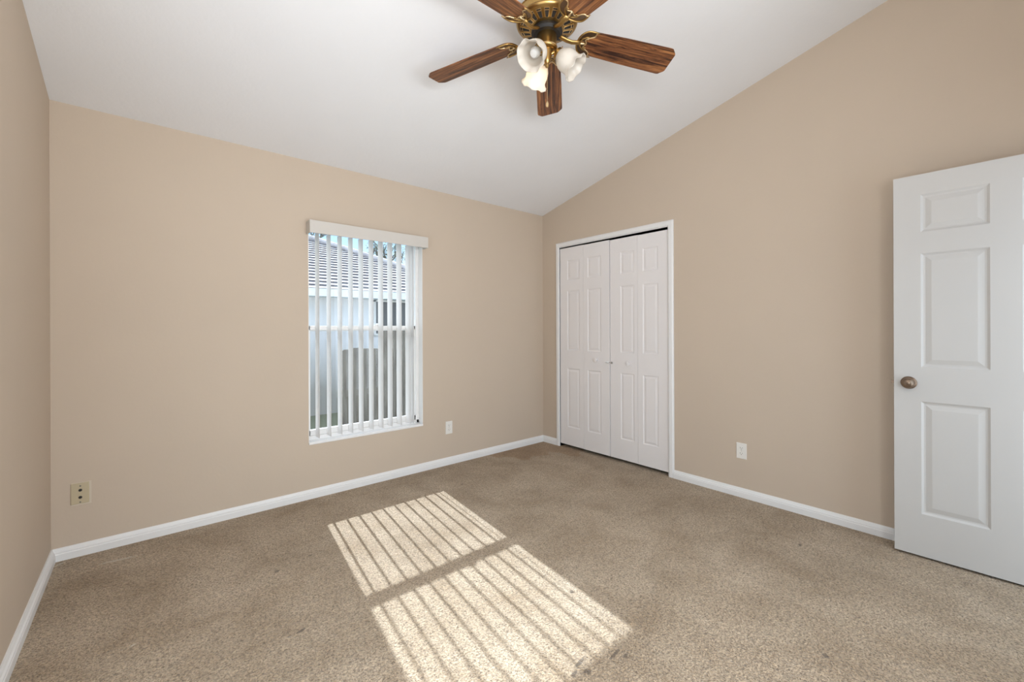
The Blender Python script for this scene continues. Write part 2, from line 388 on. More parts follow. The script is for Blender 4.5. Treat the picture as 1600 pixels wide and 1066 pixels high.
# closet doors: two folding pairs, four leaves. local x runs towards -y in the world
door1 = empty('door_1', (0.0, C0, 0.0)); tag(door1, 'white folding closet doors with four narrow panelled leaves', 'closet door', kind='structure')
ROWS = [(0.217, 0.821), (1.005, 1.617), (1.726, 1.928)]
gapc = -0.8845
def place_leaf(y0, y1, zb, zt_, mo, mi_, xface, rzoff=0.0):
    W = abs(y1 - y0); T = .030
    left_is_outer = mo
    rect = [(left_is_outer, W - mi_, a - zb, b - zb) for a, b in ROWS]
    o = fin(leaf_bm(W, zt_ - zb, T, rect), 'door_leaf', M['closetwhite'], door1)
    o.rotation_euler = (0, 0, -PI / 2 + rzoff); o.location = (xface + T / 2, y0 - C0, zb)
    return o
mid1 = (C0 - .006 + gapc) / 2; mid2 = (gapc + C1) / 2
lf1 = place_leaf(C0 - .007, mid1 + .0008, .034, 2.059, .098, .050, -.002)
lf2 = place_leaf(mid1 - .0008, gapc + .0015, .033, 2.057, .050, .098, -.002)
lf3 = place_leaf(gapc - .0040, mid2 + .0008, .031, 2.053, .114, .036, .004)
lf4 = place_leaf(mid2 - .0008, C1 + .003, .030, 2.051, .050, .095, .004)
def knob_bm(sc_=1.0):
    bm = bmesh.new()
    Mx = Matrix.Rotation(-PI / 2, 4, 'Y')
    lathe(bm, [(0, 0), (.009, 0), (.0085, .004), (.007, .008), (.009, .012), (.015, .016), (.0175, .021), (.0165, .026), (.011, .029), (0, .030)], 28, Mx, close=False)
    return bm
for (yy, zz, xf) in ((-0.735, .925, -.002), (-1.095, .912, .004)):
    k = fin(knob_bm(), 'closet_knob', M['closetwhite'], door1, smooth=True); k.scale = (1.15, 1.15, 1.15); k.location = (xf, yy - C0, zz)
bm = bmesh.new()   # small slide latch across the meeting stiles
box(bm, -.005, -.002, -.845, -.880, .903, .921)
Mb = Matrix.Translation((-.010, -.868, .912)) @ Matrix.Rotation(PI / 2, 4, 'X')
lathe(bm, [(0, -.028), (.006, -.026), (.006, -.010), (.0095, -.008), (.0105, 0), (.0095, .008), (.006, .010), (.006, .014), (0, .016)], 16, Mb, close=False)
lb = fin(bm, 'slide_latch', M['trim'], door1, smooth=True); lb.location = (0, -C0, 0)
bm = bmesh.new(); tube(bm, [(-.010, -.868, .912), (-.010, -.912, .9095)], .0042, 10)
box(bm, -.006, .003, -.899, -.918, .900, .918)
o = fin(bm, 'latch_bolt', M['chrome'], lb, smooth=False)
bm = bmesh.new(); lathe(bm, [(0, -.003), (.0045, -.002), (.0045, .002), (0, .003)], 12, Matrix.Translation((-.011, -.916, .909)), close=False)
fin(bm, 'bolt_tip', M['dark'], lb, smooth=True)

# the open six panel door
door2 = empty('door_2', (-.141, -2.9005, 0.0)); tag(door2, 'white six panel door standing open at the right', 'door', kind='structure')
door2.rotation_euler = (0, 0, 0)
W2 = .81
r2 = [(xa, xa + .246, a, b) for xa in (.108, .456) for a, b in ((.224, .824), (1.006, 1.612), (1.726, 1.925))]
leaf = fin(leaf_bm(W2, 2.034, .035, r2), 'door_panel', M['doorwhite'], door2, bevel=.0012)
ang = -PI / 2 + R(1.2)
leaf.rotation_euler = (0, 0, ang); leaf.location = (0, 0, .0125)
def dk(y, z, s=1):
    return Matrix.Translation((0, 0, 0))
# knob on the room side: local -y of the leaf looks to world -x
bm = bmesh.new()
Mk = Matrix.Translation((.060, -.0175, .920)) @ Matrix.Rotation(PI / 2, 4, 'X')
lathe(bm, [(0, 0), (.033, 0), (.0335, .003), (.031, .007), (.022, .010), (.013, .012), (.012, .026)], 40, Mk, close=False)
ro = fin(bm, 'knob_rose', M['bronze'], door2, smooth=True); ro.rotation_euler = (0, 0, ang); ro.location = (0, 0, .0125)
bm = bmesh.new()
lathe(bm, [(.012, .020), (.014, .024), (.022, .030), (.0268, .037), (.0275, .043), (.0262, .048), (.0225, .052), (.0215, .0515), (.0205, .0530), (.016, .056), (.0120, .0572), (.0110, .0564), (.0095, .0570), (.005, .0585), (0, .0588)], 40, Mk, close=False)
kn = fin(bm, 'door_knob', M['bronzelight'], door2, smooth=True); kn.rotation_euler = (0, 0, ang); kn.location = (0, 0, .0125); kn['label'] = 'aged bronze round knob'
bm = bmesh.new()
lathe(bm, [(0, .0590), (.003, .0600), (.0055, .0588), (.0065, .0570)], 24, Mk, close=False)
kd = fin(bm, 'lock_button', M['bronze'], kn, smooth=True)
bm = bmesh.new()
box(bm, -.0015, .0, -.0125, .0125, .892, .948)
prism(bm, [(-.0125, -.007), (0, -.007), (0, .007), (-.004, .007)], 2, .911, .929)
la = fin(bm, 'latch_plate', M['bronze'], door2); la.rotation_euler = (0, 0, ang); la.location = (0, 0, .0125)
bm = bmesh.new()
Mk2 = Matrix.Translation((.060, .0175, .920)) @ Matrix.Rotation(-PI / 2, 4, 'X')
lathe(bm, [(0, 0), (.033, 0), (.031, .007), (.013, .012), (.012, .024), (.022, .030), (.0275, .043), (.0225, .052), (0, .056)], 32, Mk2, close=False)
kb = fin(bm, 'door_knob', M['bronzelight'], door2, smooth=True); kb.rotation_euler = (0, 0, ang); kb.location = (0, 0, .0125)
bm = bmesh.new()
for zc in (.22, 1.02, 1.82):
    lathe(bm, [(0, zc - .045), (.006, zc - .045), (.006, zc + .045), (0, zc + .045)], 12, Matrix.Translation((W2 + .004, .0185, 0)), close=False)
hg = fin(bm, 'hinge_barrels', M['bronze'], door2, smooth=True); hg.rotation_euler = (0, 0, ang); hg.location = (0, 0, .0125)

# ------------------------------------------------------------------ window
win = empty('window_1', (0, 0, 0)); tag(win, 'white single hung window in the beige wall', 'window', kind='structure')
FY0, FY1 = .068, .165
bm = bmesh.new()
fx0, fx1, fz0, fz1 = WX0, WX1, WZ0 + .012, WZ1
box(bm, fx0, fx0 + .024, FY0 + .004, FY1, fz0, fz1); box(bm, fx1 - .034, fx1, FY0 + .004, FY1, fz0, fz1)
box(bm, fx0, fx1, FY0 + .004, FY1, fz1 - .020, fz1); box(bm, fx0, fx1, FY0 + .004, FY1, fz0 - .012, fz0 + .028)
box(bm, fx1 - .034, fx1 - .026, FY0 - .006, FY0 + .004, fz0, fz1)
fin(bm, 'window_frame', M['vinyl'], win, bevel=.002)
SX0, SX1 = fx0 + .022, fx1 - .031
bm = bmesh.new()  # lower sash, inner track
ly0, ly1 = .076, .102
box(bm, SX0, SX0 + .010, ly0, ly1, .436, 1.258); box(bm, SX1 - .012, SX1, ly0, ly1, .436, 1.258)
box(bm, SX0, SX1, ly0, ly1, .436, .478); box(bm, SX0, SX1, ly0, ly1, 1.226, 1.258)
box(bm, SX0, SX1, ly0 - .004, ly0, .474, .479)
fin(bm, 'lower_sash', M['vinyl'], win, bevel=.0015)
bm = bmesh.new()
uy0, uy1 = .108, .132
box(bm, SX0, SX0 + .008, uy0, uy1, 1.222, 1.995); box(bm, SX1 - .010, SX1, uy0, uy1, 1.222, 1.995)
box(bm, SX0, SX1, uy0, uy1, 1.218, 1.250); box(bm, SX0, SX1, uy0, uy1, 1.985, 1.998)
fin(bm, 'upper_sash', M['vinyl'], win, bevel=.0015)
bm = bmesh.new(); box(bm, SX0 + .009, SX1 - .010, .087, .091, .470, 1.235)
fin(bm, 'lower_glass_pane', M['glass'], win)
bm = bmesh.new(); box(bm, SX0 + .007, SX1 - .008, .118, .122, 1.240, 1.990)
fin(bm, 'upper_glass_pane', M['glass'], win)
bm = bmesh.new(); quad(bm, [(SX0, .150, .43), (SX1, .150, .43), (SX1, .150, 1.235), (SX0, .150, 1.235)])
fin(bm, 'insect_screen', M['screen'], win)
bm = bmesh.new(); xm = (SX0 + SX1) / 2 + .10
box(bm, xm - .030, xm + .030, ly0 + .002, ly1, 1.258, 1.264); lathe(bm, [(0, 0), (.012, 0), (.012, .010), (.006, .014), (0, .014)], 16, Matrix.Translation((xm, .09, 1.264)), close=False)
box(bm, xm - .005, xm + .034, .078, .086, 1.268, 1.276)
fin(bm, 'sash_lock', M['vinyl'], win, bevel=.001)
bm = bmesh.new(); box(bm, WX0 + .001, WX1 - .001, -.006, FY0 + .01, WZ0 - .006, WZ0 + .012)
fin(bm, 'window_sill', M['sill'], win, bevel=.003)
bm = bmesh.new()   # painted plaster reveals
box(bm, WX0, WX0 + .003, .001, FY0 + .02, WZ0 + .012, WZ1); box(bm, WX1 - .003, WX1, .001, FY0 + .02, WZ0 + .012, WZ1); box(bm, WX0, WX1, .001, FY0 + .02, WZ1 - .003, WZ1)
fin(bm, 'window_reveal', M['reveal'], win)

# ------------------------------------------------------------------ vertical blind
bl = empty('vertical_blind', (0, 0, 0)); tag(bl, 'white vertical blind with open vanes hanging in the window', 'window blind')
bm = bmesh.new()
VX0, VX1, VZ0, VZ1, VY = -2.408, -1.462, 1.921, 2.012, -.092
box(bm, VX0, VX1, VY, VY + .006, VZ0, VZ1)
box(bm, VX0, VX0 + .006, VY + .006, 0, VZ0, VZ1); box(bm, VX1 - .006, VX1, VY + .006, 0, VZ0, VZ1)
box(bm, VX0 + .006, VX1 - .006, VY + .006, VY + .022, VZ1 - .008, VZ1 - .003)
vl = fin(bm, 'valance', M['valance'], bl, bevel=.0015)
bm = bmesh.new(); box(bm, WX0 + .008, WX1 - .008, .0, .042, 1.962, WZ1 - .004)
fin(bm, 'head_rail', M['vinyl'], bl, bevel=.002)
def vane_bm(tw=0.0):
    bm = bmesh.new(); n = 8; Wv, sag, th = .088, .0035, .0011; z0, z1 = .428, 1.948
    rows = []
    for z, t in ((z0, tw), (1.2, tw * .4), (z1, 0)):
        A, B = [], []
        for i in range(n + 1):
            u = -Wv / 2 + Wv * i / n; c = sag * (1 - (2 * u / Wv) ** 2)
            ca, sa = math.cos(t), math.sin(t)
            for lst, off in ((A, 0), (B, th)):
                x, y = c + off, u
                lst.append(bm.verts.new((x * ca - y * sa, x * sa + y * ca, z)))
        rows.append(A + B[::-1])
    m_ = len(rows[0])
    for a, b in zip(rows, rows[1:]):
        for i in range(m_): bm.faces.new((a[i], a[(i + 1) % m_], b[(i + 1) % m_], b[i]))
    bm.faces.new(rows[0]); bm.faces.new(rows[-1])
    return bm
vxs = [-2.328, -2.246, -2.165, -2.083, -2.002, -1.919, -1.839, -1.759, -1.678, -1.596, -1.560]
for i, x in enumerate(vxs):
    o = fin(vane_bm(random.uniform(-.01, .01)), 'vane', M['vane'], bl, smooth=True); o.location = (x, .022, 0)
    o.rotation_euler = (0, 0, R(2.8) + random.uniform(-.012, .012) if i < 10 else R(-5))
    bm = bmesh.new(); box(bm, x - .003, x + .003, .017, .027, 1.945, 1.964)
    fin(bm, 'vane_clip', M['vinyl'], o).matrix_parent_inverse = o.matrix_world.inverted() if False else Matrix.Translation((-x, -.022, 0))

# ------------------------------------------------------------------ outlets and cable plate
def outlet(name, loc, rz, label):
    t = empty(name, loc, rz); tag(t, label, 'outlet')
    # local: plate in xz plane, facing -y
    bm = bmesh.new(); box(bm, -.035, .035, -.005, 0, -.057, .057)
    fin(bm, 'cover_plate', M['plate'], t, bevel=.002)
    for s in (-1, 1):
        bm = bmesh.new(); pts = []
        for i in range(24):
            a = 2 * PI * i / 24; pts.append((.0168 * math.cos(a), max(-.0125, min(.0125, .0165 * math.sin(a))) + s * .0195))
        prism(bm, pts, 1, -.0072, -.004)
        f = fin(bm, 'receptacle', M['plate'], t)
        bm = bmesh.new(); zc = s * .0195
        box(bm, -.0085, -.0062, -.0076, -.0068, zc - .001, zc + .0085); box(bm, .0060, .0085, -.0076, -.0068, zc, zc + .0075)
        lathe(bm, [(0, 0), (.0027, 0), (.0027, .0008), (0, .0008)], 12, Matrix.Translation((0, -.0070, zc - .0065)) @ Matrix.Rotation(PI / 2, 4, 'X'), close=False)
        fin(bm, 'plug_slots', M['slotgrey'], f)
    bm = bmesh.new(); lathe(bm, [(0, 0), (.003, 0), (.0025, .0013), (0, .0015)], 12, Matrix.Translation((0, -.005, 0)) @ Matrix.Rotation(PI / 2, 4, 'X'), close=False)
    fin(bm, 'screw', M['chrome'], t, smooth=True)
    return t
outlet('wall_outlet', (0, -2.046, .335), -PI / 2, 'white outlet on the wall right of the closet doors')
outlet('wall_outlet', (-1.206, 0, .334), 0, 'small white outlet on the wall right of the window')
cp = empty('cable_wall_plate', (-3.566, 0, .340)); tag(cp, 'almond cable jack plate near the left corner', 'wall plate')
bm = bmesh.new(); box(bm, -.036, .036, -.006, -.001, -.057, .057)
fin(bm, 'cover_plate', M['almond'], cp, bevel=.002)
bm = bmesh.new(); box(bm, -.034, .044, -.0015, 0, -.064, .059)
fin(bm, 'paint_ring', M['paintedge'], cp)
for zc in (.017, -.022):
    Mj = Matrix.Translation((0.001, -.006, zc)) @ Matrix.Rotation(PI / 2, 4, 'X')
    bm = bmesh.new(); lathe(bm, [(0, 0), (.0075, 0), (.0075, .0015), (.0055, .002), (.0055, .006), (0, .006)], 18, Mj, close=False)
    j = fin(bm, 'cable_jack', M['dark'], cp, smooth=False)
for zc in (.040, -.048):
    bm = bmesh.new(); lathe(bm, [(0, 0), (.004, 0), (.0035, .0015), (0, .002)], 12, Matrix.Translation((0.001, -.006, zc)) @ Matrix.Rotation(PI / 2, 4, 'X'), close=False)
    fin(bm, 'screw', M['slotgrey'], cp, smooth=True)

# ------------------------------------------------------------------ ceiling fan
FX, FY, FZ = -1.793, -1.843, 2.616
fan = empty('ceiling_fan', (FX, FY, FZ)); tag(fan, 'antique brass ceiling fan with five walnut blades and tulip lights', 'ceiling fan')
ct = top(FY) - FZ     # ceiling above the blades
bm = bmesh.new(); lathe(bm, [(0, ct + .03), (.075, ct + .03), (.075, ct - .02), (.070, ct - .035), (.045, ct - .06), (.022, ct - .075), (0, ct - .075)], 40, close=False)
fin(bm, 'canopy', M['brass'], fan, smooth=True)
bm = bmesh.new(); lathe(bm, [(0, .19), (.0125, .19), (.0125, ct - .06), (0, ct - .06)], 20, close=False)
fin(bm, 'downrod', M['brass'], fan, smooth=True)
bm = bmesh.new()
lathe(bm, [(0, .074), (.060, .074), (.066, .078), (.080, .082), (.128, .094), (.140, .098), (.1475, .104), (.150, .110), (.1475, .116), (.142, .119), (.142, .150), (.146, .153), (.142, .158), (.120, .178), (.085, .192), (.040, .200), (0, .202)], 64, close=False)
hs_ = fin(bm, 'motor_housing', M['brass'], fan, smooth=True)
# vents in the underside: dark slots, each with a bright rim
bm = bmesh.new()
NV = 20
def und(r):     # underside height at radius r
    return .082 + (r - .080) * .25
for i in range(NV):
    a = 2 * PI * (i + .5) / NV; ca, sa = math.cos(a), math.sin(a)
    def P(r, t, dz=0): return (r * ca - t * sa, r * sa + t * ca, und(r) + dz)
    for (ra, rb, wa, wb) in ((.086, .117, .0065, .0098), (.1225, .1285, .0100, .0106)):
        for mi, grow, dz in ((1, .0022, -.0009), (0, 0, -.0016)):
            q = [P(ra - grow, -wa - grow, dz), P(rb + grow, -wb - grow, dz), P(rb + grow, wb + grow, dz), P(ra - grow, wa + grow, dz)]
            q2 = [(x, y, z + .003) for x, y, z in q]
            va = [bm.verts.new(p) for p in q]; vb = [bm.verts.new(p) for p in q2]
            bm.faces.new(va).material_index = mi; bm.faces.new(vb[::-1]).material_index = mi
            for k in range(4): bm.faces.new((va[k], va[(k + 1) % 4], vb[(k + 1) % 4], vb[k])).material_index = mi
fin(bm, 'vent_slots', [M['dark'], M['brasslight']], hs_)
bm = bmesh.new(); lathe(bm, [(0, .078), (.072, .078), (.076, .072), (.076, .062), (.066, .052), (.0, .052)], 40, close=False)
for i in range(10):
    a = 2 * PI * i / 10 + .2; lathe(bm, [(0, -.003), (.004, -.002), (.004, .0), (0, .0)], 8, Matrix.Translation((.060 * math.cos(a), .060 * math.sin(a), .056)), close=False)
fin(bm, 'flywheel', M['black'], fan, smooth=True)
bm = bmesh.new()
lathe(bm, [(0, .054), (.046, .054), (.0475, .050), (.0475, -.002), (.050, -.006), (.050, -.013), (.046, -.018), (.034, -.021), (0, -.021)], 48, close=False)
sw = fin(bm, 'switch_housing', M['brass'], fan, smooth=True)
bm = bmesh.new(); lathe(bm, [(.0495, -.0075), (.0515, -.0090), (.0515, -.0105), (.0495, -.012)], 48, close=False)
fin(bm, 'trim_ring', M['brasslight'], sw, smooth=True)
bm = bmesh.new()
lathe(bm, [(0, -.018), (.027, -.018), (.0265, -.030), (.024, -.042), (.022, -.056), (.018, -.072), (.012, -.084), (.008, -.088), (.0105, -.095), (.0075, -.103), (0, -.105)], 32, close=False)
lk = fin(bm, 'light_fitter', M['brass'], fan, smooth=True)

# blades and their scroll irons
def blade_outline():
    pts = []
    # root: rounded, half width .054 ; tip: half width .070 with clipped corners
    for i in range(13):
        a = PI / 2 + PI * i / 12
        pts.append((.212 + .050 * math.cos(a), .066 * math.sin(a)))
    pts += [(.40, -.0740), (.632, -.0790), (.643, -.0770), (.665, -.055), (.668, -.048), (.668, .048), (.665, .055), (.643, .0770), (.632, .0790), (.40, .0740)]
    return pts
def blade_me():
    bm = bmesh.new(); prism(bm, blade_outline(), 2, -.003, .003)
    bmesh.ops.recalc_face_normals(bm, faces=bm.faces)
    me = bpy.data.meshes.new('blade'); bm.to_mesh(me); bm.free(); me.materials.append(M['wood']); return me
def iron_me():
    bm = bmesh.new()
    # arm from the flywheel to the root of the blade, a flat bar bending down and out
    arm = [(.060, 0, .002), (.080, 0, -.006), (.105, 0, -.015), (.130, 0, -.018), (.152, 0, -.013), (.172, 0, -.0085)]
    tube(bm, arm, [.011, .012, .0115, .011, .012, .014], 10, flat=.6)
    z = -.0065
    out = []
    for i in range(25):
        a = PI / 2 + PI * i / 24
        out.append((.212 + .054 * math.cos(a), .0690 * math.sin(a), z))
    out = [(.250, .0685, z), (.230, .0695, z)] + out + [(.230, -.0695, z), (.250, -.0685, z)]
    tube(bm, out, [.002] + [.0042] * (len(out) - 2) + [.002], 8)
    # scalloped inner edge
    inn = []
    for i in range(37):
        t = -1 + 2 * i / 36; y = .0680 * t
        x = .196 + .052 * abs(t) ** 1.6 + .0085 * math.cos(t * PI * 3)
        inn.append((x, y, z))
    tube(bm, inn, .0030, 8, mi=1)
    # leaf stem in the middle
    tube(bm, [(.160, 0, z - .001), (.176, .004, z - .002), (.190, .001, z - .002), (.203, 0, z)], [.007, .006, .0045, .003], 8, mi=1)
    for s in (-1, 1):
        tube(bm, [(.168, s * .004, z), (.180, s * .022, z), (.196, s * .034, z), (.214, s * .038, z)], [.004, .0035, .003, .002], 6, mi=0)
        lathe(bm, [(0, -.003), (.005, -.002), (.005, .002), (0, .002)], 10, Matrix.Translation((.205, s * .024, z - .001)), close=False)
    bmesh.ops.recalc_face_normals(bm, faces=bm.faces)
    me = bpy.data.meshes.new('blade_iron'); bm.to_mesh(me); bm.free(); me.materials.append(M['brass']); me.materials.append(M['brasslight'])
    for p in me.polygons: p.use_smooth = True
    return me
def plate_me():
    bm = bmesh.new(); pts = []
    for i in range(25):
        a = PI / 2 + PI * i / 24; pts.append((.212 + .052 * math.cos(a), .0665 * math.sin(a)))
    for i in range(1, 36):
        t = -1 + 2 * i / 36; y = .0670 * t; pts.append((.196 + .052 * abs(t) ** 1.6 + .0085 * math.cos(t * PI * 3), y))
    prism(bm, pts, 2, -.0052, -.0032)
    bmesh.ops.recalc_face_normals(bm, faces=bm.faces)
    me = bpy.data.meshes.new('iron_plate'); bm.to_mesh(me); bm.free(); me.materials.append(M['bronze']); return me
bme, ime, pme = blade_me(), iron_me(), plate_me()
TH0 = R(43.0)
for k in range(5):
    a = TH0 + k * 2 * PI / 5
    b = link('blade', bme, None, fan); b.rotation_euler = (R(-12.5), R(5.5), a); b.location = (0, 0, .064)
    bv = b.modifiers.new('bevel', 'BEVEL'); bv.width = .0015; bv.segments = 2
    i_ = link('blade_iron', ime, None, fan); i_.rotation_euler = (R(-12.5), R(5.5), a); i_.location = (0, 0, .064)
    p_ = link('iron_plate', pme, None, i_)

# light kit: three tulip shades
def shade_me():
    bm = bmesh.new()
    prof = [(.024, 0), (.030, .006), (.043, .020), (.052, .038), (.0555, .058), (.054, .076), (.0535, .088), (.058, .100), (.067, .112), (.070, .116)]
    inn = [(r - .0025, z) for r, z in prof[::-1]]
    full = prof + inn
    nP = len(prof)
    def wob(k, a, r, z):
        kk = k if k < nP else 2 * nP - 1 - k
        f = max(0, (kk - 5) / 4.0)
        return r + .0034 * f * math.cos(8 * a), z - .0045 * f * f * math.cos(8 * a)
    lathe(bm, full, 64, None, close=False, wob=wob)
    bmesh.ops.recalc_face_normals(bm, faces=bm.faces)
    me = bpy.data.meshes.new('lamp_shade'); bm.to_mesh(me); bm.free(); me.materials.append(M['shade'])
    for p in me.polygons: p.use_smooth = True
    return me
sme = shade_me()
TILT = R(47)
for k, ph in enumerate((R(192), R(312), R(74))):
    ax = Vector((math.cos(ph) * math.sin(TILT), math.sin(ph) * math.sin(TILT), -math.cos(TILT)))
    neck = Vector((math.cos(ph) * .058, math.sin(ph) * .058, -.041))
    q = ax.to_track_quat('Z', 'Y')
    Mq = Matrix.Translation(neck) @ q.to_matrix().to_4x4()
    bm = bmesh.new()
    tube(bm, [(math.cos(ph) * .016, math.sin(ph) * .016, -.041), (math.cos(ph) * .034, math.sin(ph) * .034, -.032), tuple(neck - ax * .012), tuple(neck)], .0085, 12)
    lathe(bm, [(0, -.020), (.014, -.020), (.026, -.010), (.0285, 0), (.0285, .008), (.026, .008), (.024, .0), (0, -.002)], 28, Mq, close=False)
    for j in range(3):
        a = 2 * PI * j / 3 + .4
        v = Mq @ Vector((.0285 * math.cos(a), .0285 * math.sin(a), .004)); v2 = Mq @ Vector((.038 * math.cos(a), .038 * math.sin(a), .004))
        tube(bm, [v, v2], .0022, 8)
    fin(bm, 'lamp_arm', M['brass'], fan, smooth=True)
    s = link('lamp_shade', sme, None, fan); s.matrix_local = Mq
    bm = bmesh.new(); lathe(bm, [(0, .002), (.012, .002), (.013, .024), (.020, .040), (.0255, .056), (.0245, .068), (.017, .080), (0, .085)], 24, close=False)
    b_ = fin(bm, 'light_bulb', M['bulb'] if k == 2 else M['bulboff'], s, smooth=True)
    if k == 2:
        s['label'] = 'glowing frosted tulip shade'
        pd = bpy.data.lights.new('fan_bulb_light', 'POINT'); pd.energy = 0.45; pd.color = (1.0, .80, .55); pd.shadow_soft_size = .02
        po = bpy.data.objects.new('fan_bulb_light', pd); C.objects.link(po)
        po.location = Vector((FX, FY, FZ)) + (Mq @ Vector((0, 0, .100)))
# pull chain
bm = bmesh.new()
x0, y0 = -.012 * .651, -.012 * .759
for i in range(46):
    z = -.085 - i * .0042
    lathe(bm, [(0, -.0014), (.0013, -.0007), (.0013, .0007), (0, .0014)], 6, Matrix.Translation((x0, y0, z)), close=False)
tube(bm, [(x0, y0, -.080), (x0, y0, -.278)], .0004, 5)
pc = fin(bm, 'pull_chain', M['brasslight'], fan)
bm = bmesh.new(); lathe(bm, [(0, 0), (.003, -.001), (.0065, -.010), (.0075, -.018), (.005, -.028), (0, -.030)], 16, Matrix.Translation((x0, y0, -.276)), close=False)
fin(bm, 'chain_fob', M['brasslight'], pc, smooth=True)

# ------------------------------------------------------------------ outside the window
GZ = -0.45
def grassmat():
    m = mat('grass', (0.20, 0.21, 0.14), 0.9, bump=(80, .6, .03)); return m
bm = bmesh.new(); quad(bm, [(-30, .21, GZ), (40, .21, GZ), (40, 60, GZ), (-30, 60, GZ)])
o = fin(bm, 'ground', grassmat()); tag(o, 'grass strip outside between the two houses', 'lawn', kind='structure')

def stucco():
    m = mat('pale_stucco', (0.86, 0.86, 0.89), 0.85, bump=(30, .2, .01))
    n = m.node_tree.nodes; l = m.node_tree.links; b = n['Principled BSDF']
    t = n.new('ShaderNodeTexCoord'); mp = n.new('ShaderNodeMapping'); mp.inputs['Scale'].default_value = (3, 3, .8); l.new(t.outputs['Object'], mp.inputs[0])
    nz = n.new('ShaderNodeTexNoise'); nz.inputs['Scale'].default_value = 1.5; nz.inputs['Detail'].default_value = 5; l.new(mp.outputs[0], nz.inputs[0])
    sx = n.new('ShaderNodeSeparateXYZ'); l.new(t.outputs['Object'], sx.inputs[0])
    a1 = n.new('ShaderNodeMath'); a1.operation = 'ADD'; l.new(sx.outputs[2], a1.inputs[0]); l.new(nz.outputs['Fac'], a1.inputs[1])
    r = n.new('ShaderNodeValToRGB'); r.color_ramp.elements[0].position = 0.35; r.color_ramp.elements[0].color = (.46, .44, .41, 1)   # splashed dirt along the foot of the wall
    r.color_ramp.elements[1].position = 1.0; r.color_ramp.elements[1].color = (.86, .86, .89, 1); hf = n.new('ShaderNodeMath'); hf.operation = 'MULTIPLY'; hf.inputs[1].default_value = .62
    l.new(a1.outputs[0], hf.inputs[0]); l.new(hf.outputs[0], r.inputs[0]); l.new(r.outputs[0], b.inputs['Base Color']); return m
def roofmat():
    m = bpy.data.materials.new('grey_shingles'); m.use_nodes = True
    n = m.node_tree.nodes; l = m.node_tree.links; b = n['Principled BSDF']; b.inputs['Roughness'].default_value = .9
    t = n.new('ShaderNodeTexCoord'); nz = n.new('ShaderNodeTexNoise'); nz.inputs['Scale'].default_value = 5; nz.inputs['Detail'].default_value = 5
    l.new(t.outputs['Object'], nz.inputs[0]); r = n.new('ShaderNodeValToRGB'); r.color_ramp.elements[0].position = .3; r.color_ramp.elements[0].color = (.40, .37, .38, 1)
    r.color_ramp.elements[1].position = .7; r.color_ramp.elements[1].color = (.60, .57, .57, 1); l.new(nz.outputs['Fac'], r.inputs[0]); l.new(r.outputs[0], b.inputs['Base Color']); return m
nh = empty('neighboring_house', (0, 5.46, GZ)); tag(nh, 'pale stucco house with a grey tiled hip roof beyond the window', 'house')
def ch(o): o.matrix_parent_inverse = Matrix.Translation((0, -5.46, -GZ)); return o
bm = bmesh.new()
wall_xz(bm, -10, 2.95, 5.46, 5.66, GZ, 1.90, (.40, 1.32, 1.13, 1.82)); box(bm, 2.75, 2.95, 5.66, 12, GZ, 1.90)
ch(fin(bm, 'wall', stucco(), nh))
bm = bmesh.new()
E0, HX, HY, HZ, EX = 5.0, .21, 9.35, 3.72, 3.33
ez = 1.965
# stepped courses of tiles on the slope facing us, one thin wedge each
NC = 19
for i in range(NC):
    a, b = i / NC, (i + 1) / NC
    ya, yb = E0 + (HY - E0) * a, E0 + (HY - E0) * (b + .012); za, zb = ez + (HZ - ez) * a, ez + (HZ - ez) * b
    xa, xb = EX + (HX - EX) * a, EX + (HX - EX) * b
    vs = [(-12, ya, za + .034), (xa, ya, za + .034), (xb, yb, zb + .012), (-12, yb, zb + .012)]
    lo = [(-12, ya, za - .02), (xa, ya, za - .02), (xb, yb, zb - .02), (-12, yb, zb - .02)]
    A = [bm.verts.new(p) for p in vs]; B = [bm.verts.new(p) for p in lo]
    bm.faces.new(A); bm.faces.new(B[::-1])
    for k in range(4): bm.faces.new((A[k], A[(k + 1) % 4], B[(k + 1) % 4], B[k])).material_index = 1 if k == 0 else 0  # front edges painted dark for the shade between courses
# the side and the back slopes
A = [bm.verts.new(p) for p in ((EX, E0, ez), (EX, 13.6, ez), (HX, HY, HZ))]; bm.faces.new(A)
A = [bm.verts.new(p) for p in ((-12, HY, HZ), (HX, HY, HZ), (EX, 13.6, ez), (-12, 13.6, ez))]; bm.faces.new(A)
ch(fin(bm, 'roof', [roofmat(), mat('tile_butt_shade', (.13, .12, .13), .9)], nh))
bm = bmesh.new(); tube(bm, [(EX, E0, ez + .06), (HX, HY, HZ + .06)], .07, 8); tube(bm, [(HX, HY, HZ + .06), (-12, HY, HZ + .06)], .07, 8)
ch(fin(bm, 'ridge_caps', roofmat(), nh, smooth=True))
bm = bmesh.new(); box(bm, -10.4, EX, E0 - .02, E0 + .03, 1.845, ez + .02); box(bm, -10.4, EX, E0, 5.46, 1.85, 1.87); box(bm, EX - .04, EX, E0, 13, 1.845, ez + .02)
ch(fin(bm, 'fascia', mat('white_fascia', (.80, .84, .88), .6), nh))
bm = bmesh.new()
box(bm, .40, 1.32, 5.50, 5.52, 1.13, 1.82)
nw = ch(fin(bm, 'window_pane', mat('dark_screened_glass', (.13, .13, .13), .3), nh))
bm = bmesh.new(); box(bm, .36, .41, 5.44, 5.50, 1.09, 1.84); box(bm, 1.31, 1.36, 5.44, 5.50, 1.09, 1.84); box(bm, .36, 1.36, 5.44, 5.50, 1.81, 1.845); box(bm, .36, 1.36, 5.42, 5.50, 1.09, 1.13)
ch(fin(bm, 'window_frame', M['vinyl'], nh))

